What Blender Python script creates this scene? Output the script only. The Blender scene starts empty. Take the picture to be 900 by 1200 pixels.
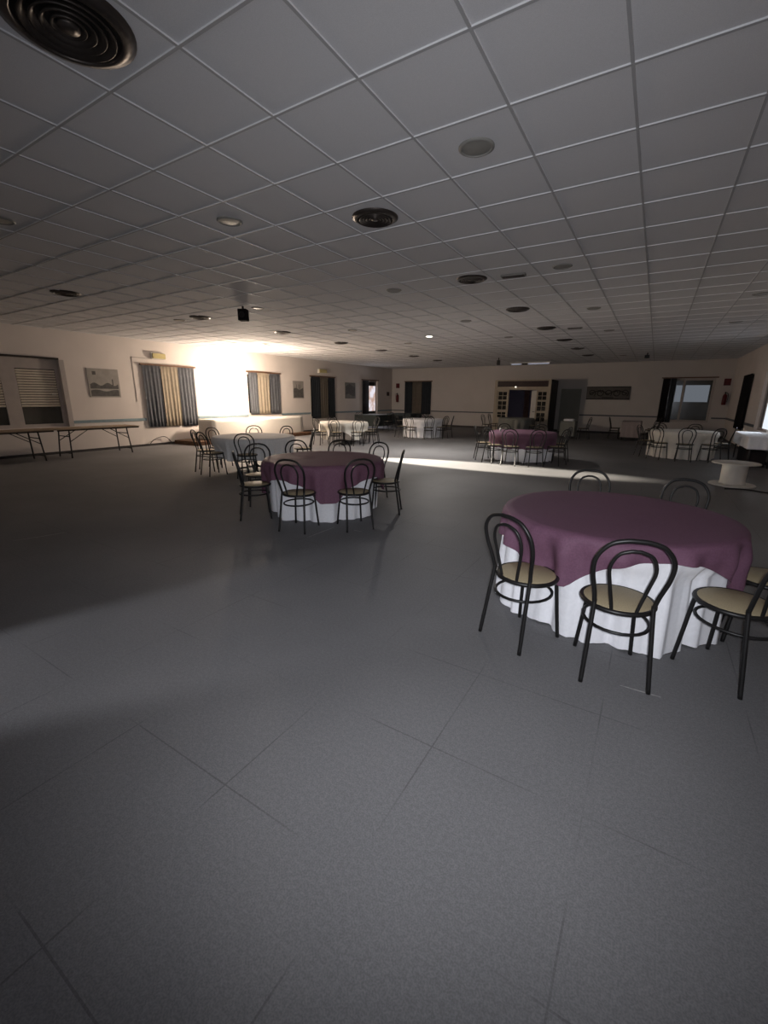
import bpy, bmesh, math, random
from mathutils import Vector, Matrix
random.seed(7)
C = bpy.context.scene.collection
SC = bpy.context.scene
PI = math.pi
HC, CZ = 1.591, 3.295                     # camera height, ceiling height
XL, XR, YF, YB = -14.03, 2.62, 23.73, -2.45  # room extents
TILE = 0.648

# ------------------------------------------------------------------ materials
def mat(name, col, rough=.7, noise=0.0, scale=20.0, metal=0.0, bump=0.0, spec=.3, col2=None, detail=3.0):
    m = bpy.data.materials.new(name); m.use_nodes = True
    nt = m.node_tree; b = nt.nodes['Principled BSDF']
    b.inputs['Roughness'].default_value = rough
    b.inputs['Metallic'].default_value = metal
    b.inputs['Specular IOR Level'].default_value = spec
    tc = nt.nodes.new('ShaderNodeTexCoord')
    n = nt.nodes.new('ShaderNodeTexNoise'); n.inputs['Scale'].default_value = scale; n.inputs['Detail'].default_value = detail
    nt.links.new(tc.outputs['Object'], n.inputs['Vector'])
    r = nt.nodes.new('ShaderNodeValToRGB')
    c2 = col2 if col2 else tuple(max(0, c*(1-noise)) for c in col)
    r.color_ramp.elements[0].position = .35; r.color_ramp.elements[1].position = .65
    r.color_ramp.elements[0].color = (*c2, 1); r.color_ramp.elements[1].color = (*col, 1)
    nt.links.new(n.outputs['Fac'], r.inputs['Fac'])
    nt.links.new(r.outputs['Color'], b.inputs['Base Color'])
    if bump:
        bp = nt.nodes.new('ShaderNodeBump'); bp.inputs['Strength'].default_value = bump; bp.inputs['Distance'].default_value = .01
        nt.links.new(n.outputs['Fac'], bp.inputs['Height']); nt.links.new(bp.outputs['Normal'], b.inputs['Normal'])
    return m

def emit(name, col, strength, scale=3.0, col2=None):
    m = bpy.data.materials.new(name); m.use_nodes = True
    nt = m.node_tree; nt.nodes.clear()
    o = nt.nodes.new('ShaderNodeOutputMaterial'); e = nt.nodes.new('ShaderNodeEmission')
    e.inputs['Strength'].default_value = strength
    tc = nt.nodes.new('ShaderNodeTexCoord'); n = nt.nodes.new('ShaderNodeTexNoise'); n.inputs['Scale'].default_value = scale
    r = nt.nodes.new('ShaderNodeValToRGB')
    r.color_ramp.elements[0].position = .4; r.color_ramp.elements[1].position = .6
    r.color_ramp.elements[0].color = (*(col2 or col), 1); r.color_ramp.elements[1].color = (*col, 1)
    nt.links.new(tc.outputs['Object'], n.inputs['Vector']); nt.links.new(n.outputs['Fac'], r.inputs['Fac'])
    nt.links.new(r.outputs['Color'], e.inputs['Color']); nt.links.new(e.outputs[0], o.inputs[0])
    return m

M = {}
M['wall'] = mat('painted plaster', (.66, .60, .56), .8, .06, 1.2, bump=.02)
M['wall_far'] = mat('painted plaster toned dim', (.54, .505, .48), .8, .06, 1.2, bump=.02)  # wall plaster with a darkened colour imitating the weaker light at the far end
M['wall_low'] = mat('painted plaster lower', (.70, .65, .61), .75, .05, 1.5)
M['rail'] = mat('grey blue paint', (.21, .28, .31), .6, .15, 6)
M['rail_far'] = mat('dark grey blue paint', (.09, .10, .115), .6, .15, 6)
M['skirt'] = mat('dark skirting', (.05, .045, .045), .6, .2, 6)
M['panel'] = mat('mineral ceiling board', (.60, .59, .60), .9, .10, 260, bump=.05)
M['tbar'] = mat('white ceiling bar', (.74, .73, .74), .5, .05, 8)
M['tbar_shade'] = mat('ceiling bar shadow side', (.36, .355, .36), .6, .05, 8)
M['black'] = mat('black lacquered tube', (.012, .011, .011), .42, .3, 8, spec=.4)
M['cane'] = mat('cane seat', (.42, .345, .22), .6, .18, 160, bump=.15)
M['white_cloth'] = mat('white cloth', (.90, .90, .94), .85, .05, 40, bump=.08)
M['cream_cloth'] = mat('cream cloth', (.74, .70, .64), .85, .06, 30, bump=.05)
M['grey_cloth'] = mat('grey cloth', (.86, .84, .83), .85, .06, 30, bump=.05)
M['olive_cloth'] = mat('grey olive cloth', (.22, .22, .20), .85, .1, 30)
M['dark_cloth'] = mat('dark teal cloth', (.05, .06, .06), .85, .1, 30)
M['pink_cloth'] = mat('pale pink cloth', (.36, .30, .29), .85, .08, 30)
M['purple'] = mat('plum cloth', (.165, .078, .125), .7, .16, 90, bump=.12)
M['purple_old'] = mat('dull plum cloth', (.175, .082, .125), .7, .16, 60, bump=.1)
M['purple_lit'] = mat('rose plum cloth', (.30, .13, .20), .7, .16, 60, bump=.1)
M['wood'] = mat('pale board', (.34, .25, .17), .6, .25, 5, bump=.03)
M['dark_wood'] = mat('brown wood', (.15, .075, .04), .6, .3, 7)
M['edge'] = mat('dark edge band', (.03, .022, .018), .5, .2, 9)
M['leg_metal'] = mat('dark grey steel', (.05, .048, .048), .45, .2, 9, metal=.4)
M['frame'] = mat('grey painted frame', (.42, .375, .35), .6, .08, 6)
M['frame_dark'] = mat('dark frame', (.05, .05, .055), .6, .1, 6)
M['slat'] = mat('pale roller slats', (.66, .59, .50), .55, .08, 10)
M['glass_dark'] = mat('dark window glass', (.018, .018, .017), .12, .3, 2, spec=.5)
M['glass_low'] = mat('dim window glass', (.05, .047, .04), .15, .3, 2, spec=.5)
M['blue_curtain'] = mat('slate blue curtain', (.17, .178, .20), .9, .15, 14)
M['cream_curtain'] = mat('cream curtain', (.55, .47, .36), .9, .12, 14)
M['navy_curtain'] = mat('dark blue curtain', (.055, .064, .076), .9, .15, 14)
M['beige_curtain'] = mat('dull beige curtain', (.25, .215, .175), .9, .12, 14)
M['brown_curtain'] = mat('dark brown curtain', (.018, .014, .015), .9, .15, 14)
M['bronze'] = mat('bronze vent metal', (.075, .062, .055), .38, .25, 10, metal=.6)
M['bronze_in'] = mat('dark vent inside', (.02, .018, .017), .6, .25, 10, metal=.2)
M['cream'] = mat('cream plastic', (.50, .45, .37), .5, .06, 12)
M['rim'] = mat('grey rim', (.24, .23, .21), .5, .1, 12)
M['sign'] = mat('yellowed lamp cover', (.50, .42, .20), .4, .08, 12)
M['white_pl'] = mat('white plastic', (.66, .64, .6), .45, .05, 12)
M['red'] = mat('red enamel', (.12, .010, .012), .35, .1, 12)
M['red_sign'] = mat('red sign plate', (.10, .012, .014), .5, .1, 12)
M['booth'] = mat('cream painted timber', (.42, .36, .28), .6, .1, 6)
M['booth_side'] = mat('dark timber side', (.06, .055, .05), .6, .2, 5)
M['sign_dark'] = mat('dark maroon fascia', (.035, .016, .015), .5, .3, 5)
M['purple_wall'] = mat('violet passage wall', (.24, .21, .30), .8, .1, 3)
M['pink_curtain'] = mat('dusty pink curtain', (.42, .25, .22), .9, .2, 12)
M['pillar'] = mat('grey green door paint', (.25, .25, .22), .7, .08, 3)
M['plinth'] = mat('matt white plinth', (.50, .47, .43), .7, .08, 8)
M['art'] = mat('grey print', (.20, .19, .175), .7, .3, 8)
M['art_light'] = mat('pale print paper', (.32, .295, .27), .7, .15, 6)
M['art_dark'] = mat('dark print ink', (.10, .095, .09), .7, .3, 9)
M['iron'] = mat('wrought iron', (.03, .028, .026), .5, .2, 9, metal=.4)
M['matte'] = mat('matte black', (.014, .013, .013), .9, .2, 9, spec=.08)
M['cable'] = mat('black rubber cable', (.012, .012, .012), .6, .1, 9)
M['scuff'] = mat('pale scuff', (.42, .41, .40), .7, .3, 40)
M['lamp_on'] = emit('lit lamp', (1, .95, .82), 14)
M['tube_on'] = emit('dim tube', (.72, .74, .9), .40)
M['day'] = emit('daylight pane', (.85, .92, 1.0), 1.0, 2)
M['day_warm'] = emit('daylight pane with awning', (.95, .9, .98), .85, 2.2, (.62, .42, .34))
M['day_blue'] = emit('blue daylight pane', (.36, .40, .46), .33, 2)
M['day_big'] = emit('open sky pane', (.75, .85, 1.0), 1.0, 1)

# the floor: grey flecked vinyl laid in big squares, seams partly visible
def floor_mat():
    m = bpy.data.materials.new('flecked vinyl'); m.use_nodes = True
    nt = m.node_tree; b = nt.nodes['Principled BSDF']; L = nt.links.new
    b.inputs['Roughness'].default_value = .62; b.inputs['Specular IOR Level'].default_value = .14
    tc = nt.nodes.new('ShaderNodeTexCoord')
    def nz(sc, det=3):
        n = nt.nodes.new('ShaderNodeTexNoise'); n.inputs['Scale'].default_value = sc; n.inputs['Detail'].default_value = det
        L(tc.outputs['Object'], n.inputs['Vector']); return n
    def ramp(src, p0, c0, p1, c1):
        r = nt.nodes.new('ShaderNodeValToRGB'); e = r.color_ramp.elements
        e[0].position = p0; e[0].color = (*c0, 1); e[1].position = p1; e[1].color = (*c1, 1)
        L(src, r.inputs['Fac']); return r
    def mix(fac, a, bb, mode='MIX'):
        x = nt.nodes.new('ShaderNodeMix'); x.data_type = 'RGBA'; x.blend_type = mode
        if isinstance(fac, float): x.inputs['Factor'].default_value = fac
        else: L(fac, x.inputs['Factor'])
        L(a, x.inputs['A']); L(bb, x.inputs['B']); return x.outputs['Result']
    base = ramp(nz(.7, 4).outputs['Fac'], .3, (.160, .158, .164), .7, (.200, .197, .203))
    fl = ramp(nz(55, 2).outputs['Fac'], .42, (.55, .55, .55), .62, (1.15, 1.15, 1.15))
    fine = ramp(nz(170, 2).outputs['Fac'], .40, (.72, .72, .72), .60, (1.12, 1.12, 1.12))
    c = mix(.18, base.outputs['Color'], mix(1.0, base.outputs['Color'], fl.outputs['Color'], 'MULTIPLY'))
    c = mix(.55, c, mix(1.0, c, fine.outputs['Color'], 'MULTIPLY'))
    # seams on a square grid
    sep = nt.nodes.new('ShaderNodeSeparateXYZ'); L(tc.outputs['Object'], sep.inputs[0])
    def mth(op, a, v=None):
        k = nt.nodes.new('ShaderNodeMath'); k.operation = op
        if hasattr(a, 'links'): L(a, k.inputs[0])
        else: k.inputs[0].default_value = a
        if v is not None:
            if hasattr(v, 'links'): L(v, k.inputs[1])
            else: k.inputs[1].default_value = v
        return k.outputs[0]
    def seam(axis, off):
        t = mth('DIVIDE', mth('SUBTRACT', sep.outputs[axis], off), .655)
        t = mth('ABSOLUTE', mth('SUBTRACT', mth('FRACT', mth('ADD', t, 100.5)), .5))
        return mth('LESS_THAN', t, .0052)
    s = mth('MAXIMUM', seam(0, -.675), seam(1, .9))
    msk = ramp(nz(1.7, 1).outputs['Fac'], .44, (0, 0, 0), .60, (.42, .42, .42))
    s = mth('MULTIPLY', s, msk.outputs['Color'])
    dk = nt.nodes.new('ShaderNodeRGB'); dk.outputs[0].default_value = (.055, .052, .055, 1)
    c = mix(s, c, dk.outputs[0])
    L(c, b.inputs['Base Color'])
    bp = nt.nodes.new('ShaderNodeBump'); bp.inputs['Strength'].default_value = .12; bp.inputs['Distance'].default_value = .004
    L(fl.outputs['Color'], bp.inputs['Height']); L(bp.outputs['Normal'], b.inputs['Normal'])
    return m
M['floor'] = floor_mat()

# ------------------------------------------------------------------ mesh helpers
def obj(name, bm, m, parent=None, loc=(0, 0, 0), rotz=0, smooth=False):
    me = bpy.data.meshes.new(name); bm.to_mesh(me); bm.free()
    if smooth:
        for p in me.polygons: p.use_smooth = True
    ms = m if isinstance(m, (list, tuple)) else [m]
    for x in ms: me.materials.append(x)
    o = bpy.data.objects.new(name, me); C.objects.link(o)
    o.location = loc; o.rotation_euler = (0, 0, rotz)
    if parent: o.parent = parent
    return o
def tag(o, label, cat, group=None):
    o['label'] = label; o['category'] = cat
    if group: o['group'] = group
    return o
def thing(name, label, cat, loc=(0, 0, 0), rotz=0, group=None):
    o = bpy.data.objects.new(name, None); C.objects.link(o); o.empty_display_size = .1
    o.location = loc; o.rotation_euler = (0, 0, rotz)
    return tag(o, label, cat, group)
def struct(name, bm, m, parent=None, **k):
    o = obj(name, bm, m, parent, **k)
    if not parent: o['kind'] = 'structure'
    return o
def sempty(name, loc=(0, 0, 0)):
    o = bpy.data.objects.new(name, None); C.objects.link(o); o.location = loc; o['kind'] = 'structure'; return o
def dup(root, loc, rotz, label=None, group=None):
    r = root.copy(); C.objects.link(r); r.location = loc; r.rotation_euler = (0, 0, rotz)
    if label: r['label'] = label
    if group: r['group'] = group
    for ch in list(root.children):
        c = ch.copy(); C.objects.link(c); c.parent = r
        for g in ch.children:
            d = g.copy(); C.objects.link(d); d.parent = c
    return r
def box(bm, x0, y0, z0, x1, y1, z1, mi=0, bev=0):
    v = [bm.verts.new(p) for p in ((x0,y0,z0),(x1,y0,z0),(x1,y1,z0),(x0,y1,z0),(x0,y0,z1),(x1,y0,z1),(x1,y1,z1),(x0,y1,z1))]
    fs = [bm.faces.new([v[i] for i in q]) for q in ((0,3,2,1),(4,5,6,7),(0,1,5,4),(1,2,6,5),(2,3,7,6),(3,0,4,7))]
    for f in fs: f.material_index = mi
    if bev:
        es = list({e for f in fs for e in f.edges})
        bmesh.ops.bevel(bm, geom=es, offset=bev, segments=2, affect='EDGES', profile=.6)
    return bm
def B(*a, **k): return box(bmesh.new(), *a, **k)
def spline(pts, n=6, closed=False):
    P = [Vector(p) for p in pts]; out = []
    N = len(P); rng = range(N if closed else N-1)
    for i in rng:
        if closed: p0, p1, p2, p3 = P[i-1], P[i], P[(i+1) % N], P[(i+2) % N]
        else: p0, p1, p2, p3 = P[max(i-1, 0)], P[i], P[i+1], P[min(i+2, N-1)]
        for k in range(n):
            t = k/n
            out.append(.5*((2*p1)+(p2-p0)*t+(2*p0-5*p1+4*p2-p3)*t*t+(3*p1-p0-3*p2+p3)*t**3))
    if not closed: out.append(P[-1])
    return out
def tube(bm, pts, r, seg=8, closed=False, mi=0):
    P = [Vector(p) for p in pts]; n = len(P); rings = []; up = None
    for i in range(n):
        if closed: d = P[(i+1) % n]-P[i-1]
        else: d = P[min(i+1, n-1)]-P[max(i-1, 0)]
        d.normalize()
        if up is None:
            up = Vector((0, 0, 1)) if abs(d.z) < .9 else Vector((1, 0, 0))
        x = (up-d*up.dot(d)).normalized(); up = x; y = d.cross(x)
        rr = r[i] if isinstance(r, (list, tuple)) else r
        rings.append([bm.verts.new(P[i]+x*(rr*math.cos(2*PI*k/seg))+y*(rr*math.sin(2*PI*k/seg))) for k in range(seg)])
    for i in range(n if closed else n-1):
        a, b = rings[i], rings[(i+1) % n]
        for k in range(seg):
            f = bm.faces.new((a[k], a[(k+1) % seg], b[(k+1) % seg], b[k])); f.material_index = mi; f.smooth = True
    if not closed:
        bm.faces.new(rings[0][::-1]).material_index = mi; bm.faces.new(rings[-1]).material_index = mi
    return bm
def lathe(bm, prof, seg=32, c=(0, 0, 0), mi=0, smooth=True):
    rings = []
    for r, z in prof:
        if r < 1e-5: rings.append([bm.verts.new((c[0], c[1], c[2]+z))])
        else: rings.append([bm.verts.new((c[0]+r*math.cos(2*PI*k/seg), c[1]+r*math.sin(2*PI*k/seg), c[2]+z)) for k in range(seg)])
    for a, b in zip(rings, rings[1:]):
        for k in range(seg):
            k2 = (k+1) % seg
            if len(a) == 1 and len(b) == 1: continue
            if len(a) == 1: f = bm.faces.new((a[0], b[k], b[k2]))
            elif len(b) == 1: f = bm.faces.new((a[k], a[k2], b[0]))
            else: f = bm.faces.new((a[k], a[k2], b[k2], b[k]))
            f.material_index = mi; f.smooth = smooth
    bmesh.ops.recalc_face_normals(bm, faces=bm.faces)
    return bm

# ------------------------------------------------------------------ room shell
struct('floor', B(XL-.3, YB-.3, -.1, XR+.3, YF+.3, 0), M['floor'])
def ceiling():
    bm = bmesh.new()
    box(bm, XL-.3, YB-.3, CZ, XR+.3, YF+.3, CZ+.1)
    return struct('ceiling', bm, M['panel'])
ceiling()
GX = [x for x in (-2.948+TILE*i for i in range(-40, 40)) if XL < x < XR]
GY = [y for y in (1.74+TILE*i for i in range(-40, 60)) if YB < y < YF]
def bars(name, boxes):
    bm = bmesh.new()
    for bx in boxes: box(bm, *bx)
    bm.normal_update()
    for f in bm.faces: f.material_index = 1 if f.normal.z < -.5 else 0   # undersides coloured darker to imitate shade, white flanks
    return struct(name, bm, [M['tbar'], M['tbar_shade']])
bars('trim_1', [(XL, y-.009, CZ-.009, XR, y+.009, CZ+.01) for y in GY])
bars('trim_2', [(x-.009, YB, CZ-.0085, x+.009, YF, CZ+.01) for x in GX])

def wall_x(name, x, out, openings):
    """wall in the plane x, thickness going outwards; openings (y0,y1,z0,z1)"""
    bm = bmesh.new(); t = .25*out
    ys = sorted({YB-.25, YF+.25, *[o[0] for o in openings], *[o[1] for o in openings]})
    for a, b in zip(ys, ys[1:]):
        op = [o for o in openings if o[0] <= a+1e-6 and o[1] >= b-1e-6]
        x0, x1 = min(x, x+t), max(x, x+t)
        if op:
            z0, z1 = op[0][2], op[0][3]
            if z0 > 0: box(bm, x0, a, 0, x1, b, z0)
            box(bm, x0, a, z1, x1, b, CZ)
        else: box(bm, x0, a, 0, x1, b, CZ)
    return struct(name, bm, M['wall'])
def wall_y(name, y, out, openings):
    bm = bmesh.new(); t = .25*out
    xs = sorted({XL-.25, XR+.25, *[o[0] for o in openings], *[o[1] for o in openings]})
    for a, b in zip(xs, xs[1:]):
        op = [o for o in openings if o[0] <= a+1e-6 and o[1] >= b-1e-6]
        y0, y1 = min(y, y+t), max(y, y+t)
        if op:
            z0, z1 = op[0][2], op[0][3]
            if z0 > 0: box(bm, a, y0, 0, b, y1, z0)
            box(bm, a, y0, z1, b, y1, CZ)
        else: box(bm, a, y0, 0, b, y1, CZ)
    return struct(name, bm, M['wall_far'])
LW = [(2.3, 5.86, .74, 2.52), (8.16, 9.95, .62, 2.53), (12.38, 14.12, .88, 2.53), (16.18, 17.9, .62, 2.53), (20.5, 22.05, .62, 2.53)]
FW = [(-13.06, -11.4, .66, 2.53), (.16, 2.02, .66, 2.53)]
RW = [(15.2, 17.2, .75, 2.45), (19.1, 20.7, .66, 2.45)]
BW = [(-1.6, 2.0, .75, 2.5)]
wall_x('wall_left', XL, -1, LW)
wall_x('wall_right', XR, 1, RW)
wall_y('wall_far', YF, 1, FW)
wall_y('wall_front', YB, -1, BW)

# dado rail, in pieces between the openings
def rail_x(name, x, s, segs, m):
    bm = bmesh.new()
    for a, b in segs: box(bm, min(x, x+.018*s), a, .815, max(x, x+.018*s), b, .895)
    struct(name, bm, m)
rail_x('trim_3', XL, 1, [(5.98, 8.1), (10.02, 12.32), (14.2, 16.12), (17.98, 20.44), (22.1, YF)], M['rail'])
bm = bmesh.new()
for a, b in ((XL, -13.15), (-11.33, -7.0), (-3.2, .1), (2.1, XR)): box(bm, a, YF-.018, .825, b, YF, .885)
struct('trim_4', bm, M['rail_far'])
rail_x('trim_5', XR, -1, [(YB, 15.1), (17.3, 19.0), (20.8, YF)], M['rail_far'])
struct('baseboard_left', B(XL, YB, 0, XL+.015, YF, .07), M['skirt'])
struct('baseboard_far', B(XL, YF-.015, 0, XR, YF, .10), M['skirt'])
struct('baseboard_right', B(XR-.015, YB, 0, XR, YF, .07), M['skirt'])
bm = bmesh.new()   # moulding around the first curtained window
box(bm, XL, 7.86, 1.42, XL+.012, 7.885, 2.76); box(bm, XL, 7.86, 2.735, XL+.012, 8.9, 2.76)
struct('trim_6', bm, M['frame'])

# ---- windows
def rect_frame(bm, axis, p, a0, a1, z0, z1, w, d, out):
    """frame lying just inside the wall opening; axis 'x' = wall plane x=p"""
    def bx(u0, v0, u1, v1):
        q0, q1 = sorted((p+.08*out, p+(.08+d)*out))
        if axis == 'x': box(bm, q0, u0, v0, q1, u1, v1)
        else: box(bm, u0, q0, v0, u1, q1, v1)
    bx(a0, z0, a0+w, z1); bx(a1-w, z0, a1, z1); bx(a0+w, z0, a1-w, z0+w); bx(a0+w, z1-w, a1-w, z1)
    return bx
def window(name, axis, p, out, o, m_frame, m_glass, mull=(), w=.07):
    root = sempty(name)
    a0, a1, z0, z1 = o
    bm = bmesh.new(); bx = rect_frame(bm, axis, p, a0, a1, z0, z1, w, .06, out)
    for mm in mull: bx(mm-.04, z0+w, mm+.04, z1-w)
    f = obj('window_frame', bm, m_frame, root)
    q0, q1 = sorted((p+.11*out, p+.118*out))
    if axis == 'x': g = B(q0, a0+w, z0+w, q1, a1-w, z1-w)
    else: g = B(a0+w, q0, z0+w, a1-w, q1, z1-w)
    obj('window_pane', g, m_glass, root)
    return root
# window_1: the wide glazed window on the left with half-lowered shutters
w1 = sempty('window_1')
bm = bmesh.new(); o = LW[0]
bx = rect_frame(bm, 'x', XL, o[0], o[1], o[2], o[3], .09, .07, -1)
for y in (3.5, 4.72, ): bx(y-.16, o[2]+.09, y+.16, o[3]-.26)
bx(o[0]+.09, o[3]-.26, o[1]-.09, o[3]-.09)
obj('window_frame', bm, M['frame'], w1)
for k, (a, b) in enumerate(((2.39, 3.34), (3.66, 4.56), (4.88, 5.77))):
    obj('window_pane', B(XL-.128, a, o[2]+.09, XL-.12, b, o[3]-.26), M['glass_low'], w1)
    bm = bmesh.new(); z = 1.28; zt = o[3]-.27
    n = 15; st = (zt-z)/n
    for i in range(n):
        zz = z+st*i
        v = [(XL-.105, a+.01, zz), (XL-.075, a+.01, zz+st*.30), (XL-.08, a+.01, zz+st*.78), (XL-.11, a+.01, zz+st*.62)]
        v1 = [bm.verts.new(q) for q in v]; v2 = [bm.verts.new((q[0], b-.01, q[2])) for q in v]
        for i2 in range(4):
            j2 = (i2+1) % 4; bm.faces.new((v1[i2], v2[i2], v2[j2], v1[j2]))
        bm.faces.new(v1[::-1]); bm.faces.new(v2)
    bmesh.ops.recalc_face_normals(bm, faces=bm.faces)
    obj('shutter', bm, M['slat'], w1)
obj('window_head', B(XL, 2.2, 2.515, XL+.05, 5.86, 2.565), M['edge'], w1)
bm = bmesh.new(); box(bm, XL, 5.86, .74, XL+.03, 5.98, 2.52); obj('window_casing', bm, M['frame'], w1)
bm = bmesh.new(); box(bm, XL-.09, 5.60, 1.60, XL-.055, 5.71, 1.63, bev=.006); obj('window_latch', bm, M['white_pl'], w1)
window('window_2', 'x', XL, -1, LW[1], M['white_pl'], M['glass_dark'], (9.05,))
window('window_3', 'x', XL, -1, LW[2], M['white_pl'], M['glass_dark'], (13.25,))
window('window_4', 'x', XL, -1, LW[3], M['frame'], M['glass_dark'], (17.04,))
w5 = window('window_5', 'x', XL, -1, LW[4], M['frame'], M['glass_low'], (), .08)
obj('daylight_pane', B(XL-.095, 21.15, .85, XL-.085, 21.95, 2.25), M['day_warm'], w5)
obj('mullion', B(XL-.10, 21.06, .7, XL-.05, 21.14, 2.45), M['frame'], w5)
window('window_6', 'y', YF, 1, FW[0], M['frame_dark'], M['glass_dark'], (-12.23,))
w7 = window('window_7', 'y', YF, 1, FW[1], M['frame'], M['glass_low'], (.92,), .09)
for a, b in ((.64, .87), (.99, 1.86)):
    obj('daylight_pane', B(a, YF+.085, 1.53, b, YF+.095, 2.24), M['day_blue'], w7)
w8 = window('window_8', 'x', XR, 1, RW[0], M['frame'], M['glass_low'], (16.6,), .08)
obj('daylight_pane', B(XR+.085, 15.3, .83, XR+.095, 16.55, 1.55), M['day'], w8)
window('window_9', 'x', XR, 1, RW[1], M['frame_dark'], M['glass_dark'])
w10 = window('window_10', 'y', YB, -1, BW[0], M['frame'], M['day_big'], (-.4, .8))

# ---- curtains: each hanging panel is a thing of its own
def curtain(axis, p, s, a0, a1, z0, z1, m, label, folds=6, group=None, off=.05):
    bm = bmesh.new(); n = folds*8; rows = 7; g = []
    ph = random.random()*6
    for j in range(rows+1):
        v = j/rows; z = z1+(z0-z1)*v; row = []
        for i in range(n+1):
            u = i/n
            amp = .005+.010*v
            w = p+s*(off+amp*math.sin(2*PI*folds*u+ph+.5*math.sin(5*u+2*v))+.006*math.sin(9*u+ph))
            uu = a0+.004+(a1-a0-.012)*(u+.006*math.sin(7*u+v*3+ph)*v)
            row.append(bm.verts.new((w, uu, z) if axis == 'x' else (uu, w, z)))
        g.append(row)
    for j in range(rows):
        for i in range(n):
            bm.faces.new((g[j][i], g[j][i+1], g[j+1][i+1], g[j+1][i])).smooth = True
    bmesh.ops.solidify(bm, geom=bm.faces[:], thickness=.006)
    bmesh.ops.recalc_face_normals(bm, faces=bm.faces)
    o = obj('curtain', bm, m)
    return tag(o, label, 'curtain', group)
def rail(axis, p, s, a0, a1, z, label):
    bm = bmesh.new(); q0, q1 = sorted((p, p+s*.085))
    if axis == 'x': box(bm, q0, a0, z, q1, a1, z+.045, bev=.006)
    else: box(bm, a0, q0, z, a1, q1, z+.045, bev=.006)
    return tag(obj('curtain_rail', bm, M['dark_wood']), label, 'curtain rail')
curtain('x', XL, 1, 8.14, 8.74, .60, 2.53, M['blue_curtain'], 'slate blue curtain hanging left of the cream one, nearest the trestle tables', 5)
curtain('x', XL, 1, 8.74, 9.36, .60, 2.53, M['cream_curtain'], 'cream curtain between two slate blue ones, left of the glaring wall', 5)
curtain('x', XL, 1, 9.36, 9.98, .58, 2.53, M['blue_curtain'], 'slate blue curtain touching the left edge of the glaring wall', 5)
rail('x', XL, 1, 8.08, 10.04, 2.535, 'brown curtain rail over the window left of the glaring wall')
curtain('x', XL, 1, 12.40, 12.88, .89, 2.53, M['blue_curtain'], 'slate blue curtain touching the right edge of the glaring wall', 4)
curtain('x', XL, 1, 12.88, 13.52, .89, 2.53, M['cream_curtain'], 'cream curtain in the window right of the glaring wall', 4)
curtain('x', XL, 1, 13.52, 14.14, .89, 2.53, M['blue_curtain'], 'slate blue curtain beside the small dark picture, right of the glaring wall', 4)
rail('x', XL, 1, 12.34, 14.2, 2.535, 'brown curtain rail over the window right of the glaring wall')
curtain('x', XL, 1, 16.16, 16.82, .60, 2.53, M['navy_curtain'], 'dark blue curtain left of a beige strip, under the second yellowed lamp box', 5)
curtain('x', XL, 1, 16.82, 17.42, .60, 2.53, M['beige_curtain'], 'dull beige curtain under the second yellowed lamp box', 4)
curtain('x', XL, 1, 17.42, 17.96, .60, 2.53, M['navy_curtain'], 'dark blue curtain beside the tall faded picture', 4)
rail('x', XL, 1, 16.1, 18.0, 2.535, 'dark curtain rail under the second yellowed lamp box')
curtain('x', XL, 1, 20.42, 21.08, .60, 2.53, M['brown_curtain'], 'dark curtain drawn left of the bright far window on the left wall', 4)
rail('x', XL, 1, 20.4, 22.1, 2.535, 'dark curtain rail above the bright far window on the left wall')
curtain('y', YF, -1, -13.1, -12.58, .68, 2.53, M['navy_curtain'], 'dark blue curtain next to the far left corner fire extinguisher', 4)
curtain('y', YF, -1, -12.58, -11.95, .68, 2.53, M['beige_curtain'], 'dull beige curtain in the far wall window near the left corner', 4)
curtain('y', YF, -1, -11.95, -11.34, .68, 2.53, M['navy_curtain'], 'dark blue curtain at the right edge of the far left window', 4)
rail('y', YF, -1, -13.14, -11.3, 2.535, 'dark curtain rail over the far wall window near the left corner')
curtain('y', YF, -1, .10, .40, .62, 2.53, M['brown_curtain'], 'narrow dark curtain at the left edge of the pale blue window', 3)
curtain('y', YF, -1, .40, .62, .62, 2.53, M['navy_curtain'], 'narrow dark blue curtain touching the pale blue window panes', 2)
rail('y', YF, -1, .04, 2.1, 2.535, 'dark curtain rail over the pale blue window')
curtain('x', XR, -1, 19.0, 20.85, .62, 2.48, M['brown_curtain'], 'dark curtain on the right wall close to the far corner', 8)

# ---- the timber porch with glazed doors at the far wall
porch = thing('entrance_porch', 'cream timber porch with glazed doors projecting from the far wall', 'porch', (0, 0, 0))
Y = 22.0
bm = bmesh.new()
box(bm, -7.02, Y, 0, -6.89, Y+.12, 2.50); box(bm, -4.46, Y, 0, -4.34, Y+.12, 2.50)
box(bm, -6.89, Y, 2.44, -4.46, Y+.12, 2.50); box(bm, -6.89, Y, 2.02, -4.46, Y+.12, 2.17)
box(bm, -6.89, Y, 0, -6.30, Y+.06, .62); box(bm, -4.97, Y, 0, -4.46, Y+.06, .45)
obj('porch_frame', bm, M['booth'], porch)
obj('fascia', B(-6.89, Y+.03, 2.17, -4.46, Y+.08, 2.44), M['sign_dark'], porch)
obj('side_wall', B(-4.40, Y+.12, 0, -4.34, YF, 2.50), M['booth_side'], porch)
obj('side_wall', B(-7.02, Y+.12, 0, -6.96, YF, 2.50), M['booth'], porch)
obj('porch_roof', B(-7.02, Y+.12, 2.44, -4.34, YF, 2.50), M['booth'], porch)
obj('passage_wall', B(-6.96, YF-.05, 0, -4.40, YF-.005, 2.44), M['purple_wall'], porch)
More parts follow.
